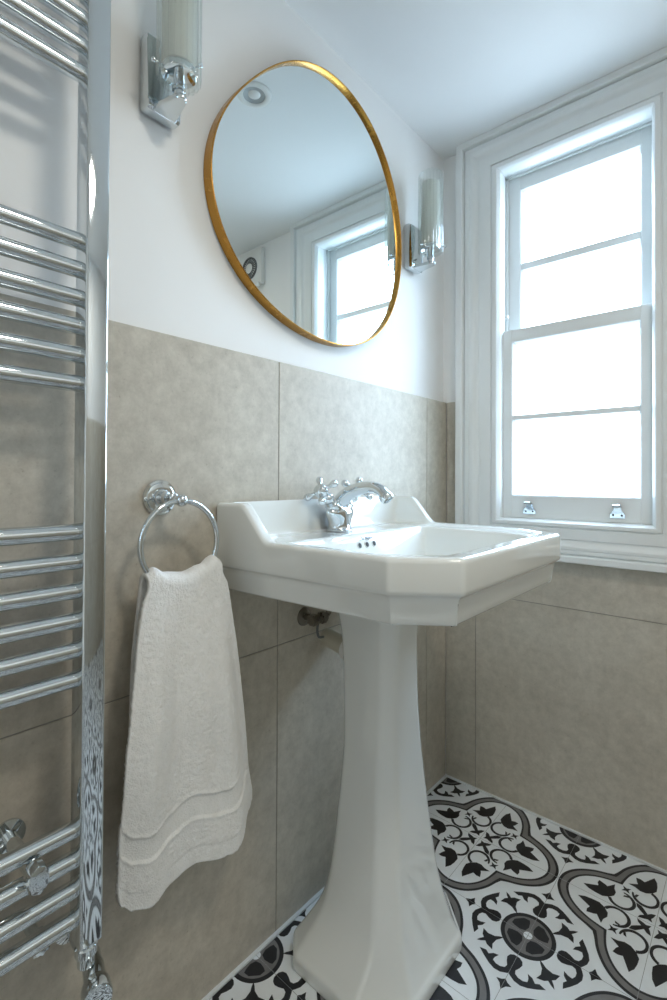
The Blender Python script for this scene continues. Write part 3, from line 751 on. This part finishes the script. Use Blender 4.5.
# valve under the near post
bm = bmesh.new()
add_lathe(bm, [(.0, .336), (.0125, .336), (.0125, .330), (.0145, .328), (.0145, .318), (.011, .315), (.011, .302), (.0, .302)], Matrix.Translation((.088, Y1, 0)), 24, (False, False))
va = obj('valve', bm, 'chrome', rad, 40)
bm = bmesh.new(); add_lathe(bm, [(0, -.034), (.0105, -.034), (.0115, -.030), (.0115, -.012), (.0135, -.010), (.0135, .016), (.0160, .018), (.0180, .022), (.0190, .040), (.0175, .043), (.013, .044), (0, .044)], frame_to((.094, Y1 + .008, .287), (.93, -.30, .02)), 32); obj('valve_cap', bm, 'chrome', va, 40)
bm = bmesh.new(); add_tube(bm, catmull([(.075, Y1 + .003, .292), (.045, Y1 + .008, .292), (.010, Y1 + .012, .292), (.0004, Y1 + .012, .292)], 4), .0075, 16); add_lathe(bm, [(.0075, .010), (.021, .004), (.022, 0), (.0, 0)], frame_to((.0005, Y1 + .012, .292), (1, 0, 0)), 24, (False, True)); obj('valve_tail', bm, 'chrome', va, 40)
bm = bmesh.new(); N = 32
loft(bm, [[Vector((x, -1.205 + (rr + (.001 if k % 4 < 2 else -.0006)) * math.cos(2 * PI * k / N), .340 + (rr + (.001 if k % 4 < 2 else -.0006)) * math.sin(2 * PI * k / N))) for k in range(N)] for rr, x in ((.007, .040), (.012, .042), (.012, .062), (.009, .065))])
add_cyl(bm, (.0004, -1.205, .340), (.060, -1.205, .340), .0075, None, 16)
obj('bleed_knob', bm, 'chrome', rad, 30)

# ------------------------------------------------------------------ ceiling downlight and extractor fan (both show in the mirror)
def make_downlight(x, y, label, power=0.0):
    dl = thing('downlight', (x, y, ZC), label, 'light')
    bm = bmesh.new(); add_lathe(bm, [(.047, 0), (.047, -.002), (.044, -.004), (.036, -.0045), (.031, -.003), (.0295, .0)], Matrix.Translation((x, y, ZC)), 48, (False, False)); obj('trim_ring', bm, 'plastic', dl, 40)
    bm = bmesh.new(); add_lathe(bm, [(.030, -.0032), (.026, -.0008), (.0, -.0006)], Matrix.Translation((x, y, ZC)), 40, (False, True)); obj('lamp_face', bm, 'lampgrey', dl, 40)
    bm = bmesh.new(); add_lathe(bm, [(.0, -.004), (.013, -.0035), (.017, -.0010)], Matrix.Translation((x, y, ZC)), 32, (True, False)); obj('lamp_lens', bm, 'plastic', dl, 40)
    if power:
        l = bpy.data.lights.new('lamp_fill', 'AREA'); l.shape = 'DISK'; l.size = .06; l.energy = power; l.color = (1.0, .96, .87); l.spread = math.radians(150)
        o = bpy.data.objects.new('lamp_fill', l); C.objects.link(o); o.parent = dl; o.location = (0, 0, -.006)
make_downlight(.2712, -.582, 'round white recessed downlight above the basin, seen near the top of the mirror')
FILL_W = 8.0
LX, LY = 1.02, -1.02  # flush lamp out of view, added to raise the room's brightness
fl = thing('fill_lamp', (LX, LY, ZC), 'added round flush fill lamp with an opal cover, unseen overhead to the right of the viewer', 'ceiling lamp')
bm = bmesh.new(); add_lathe(bm, [(.150, 0), (.156, -.004), (.156, -.020), (.150, -.024), (.140, -.024), (.138, -.004)], Matrix.Translation((LX, LY, ZC)), 64, (False, False)); obj('rim', bm, 'chrome', fl, 40)
bm = bmesh.new(); add_lathe(bm, [(.139, -.006), (.139, -.022), (.12, -.026), (.07, -.029), (.0, -.030)], Matrix.Translation((LX, LY, ZC)), 64, (False, True)); obj('cover', bm, 'opal', fl, 40)
l = bpy.data.lights.new('lamp_fill', 'AREA'); l.shape = 'DISK'; l.size = .27; l.energy = FILL_W; l.color = (1.0, .945, .84)  # soft area source of the added lamp
o = bpy.data.objects.new('lamp_fill', l); C.objects.link(o); o.parent = fl; o.location = (0, 0, -.033)
fx, fz = .974, 1.898
fan = thing('extractor_fan', (fx, PY, fz - .08), 'square white extractor fan with round grey grille, high on the wall beyond the window', 'fan')
bm = box(fx - .078, fx + .078, PY - .024, PY, fz - .082, fz + .082, .005, 2); obj('housing', bm, 'plastic', fan, 40)
bm = bmesh.new(); add_box(bm, fx - .070, fx - .030, PY - .034, PY - .02, fz - .094, fz - .076, .003, 2); obj('housing_lip', bm, 'plastic', fan, 40)
bm = bmesh.new(); add_lathe(bm, [(.050, 0), (.050, .006), (.047, .008), (.044, .006), (.044, 0)], frame_to((fx, PY - .0235, fz), (0, -1, 0)), 48); obj('grille_ring', bm, 'grille', fan, 40)
bm = bmesh.new()
add_lathe(bm, [(.022, 0), (.022, .006), (.0, .007)], frame_to((fx, PY - .0235, fz), (0, -1, 0)), 32, (False, True))
obj('grille_hub', bm, 'plastic', fan, 40)
for k in range(24):
    a = 2 * PI * k / 24; bm = bmesh.new()
    d = Vector((math.cos(a), 0, math.sin(a)))
    add_cyl(bm, Vector((fx, PY - .0275, fz)) + d * .020, Vector((fx, PY - .0275, fz)) + d * .046, .0019, None, 8)
    obj('grille_blade', bm, 'grille', fan, 40)
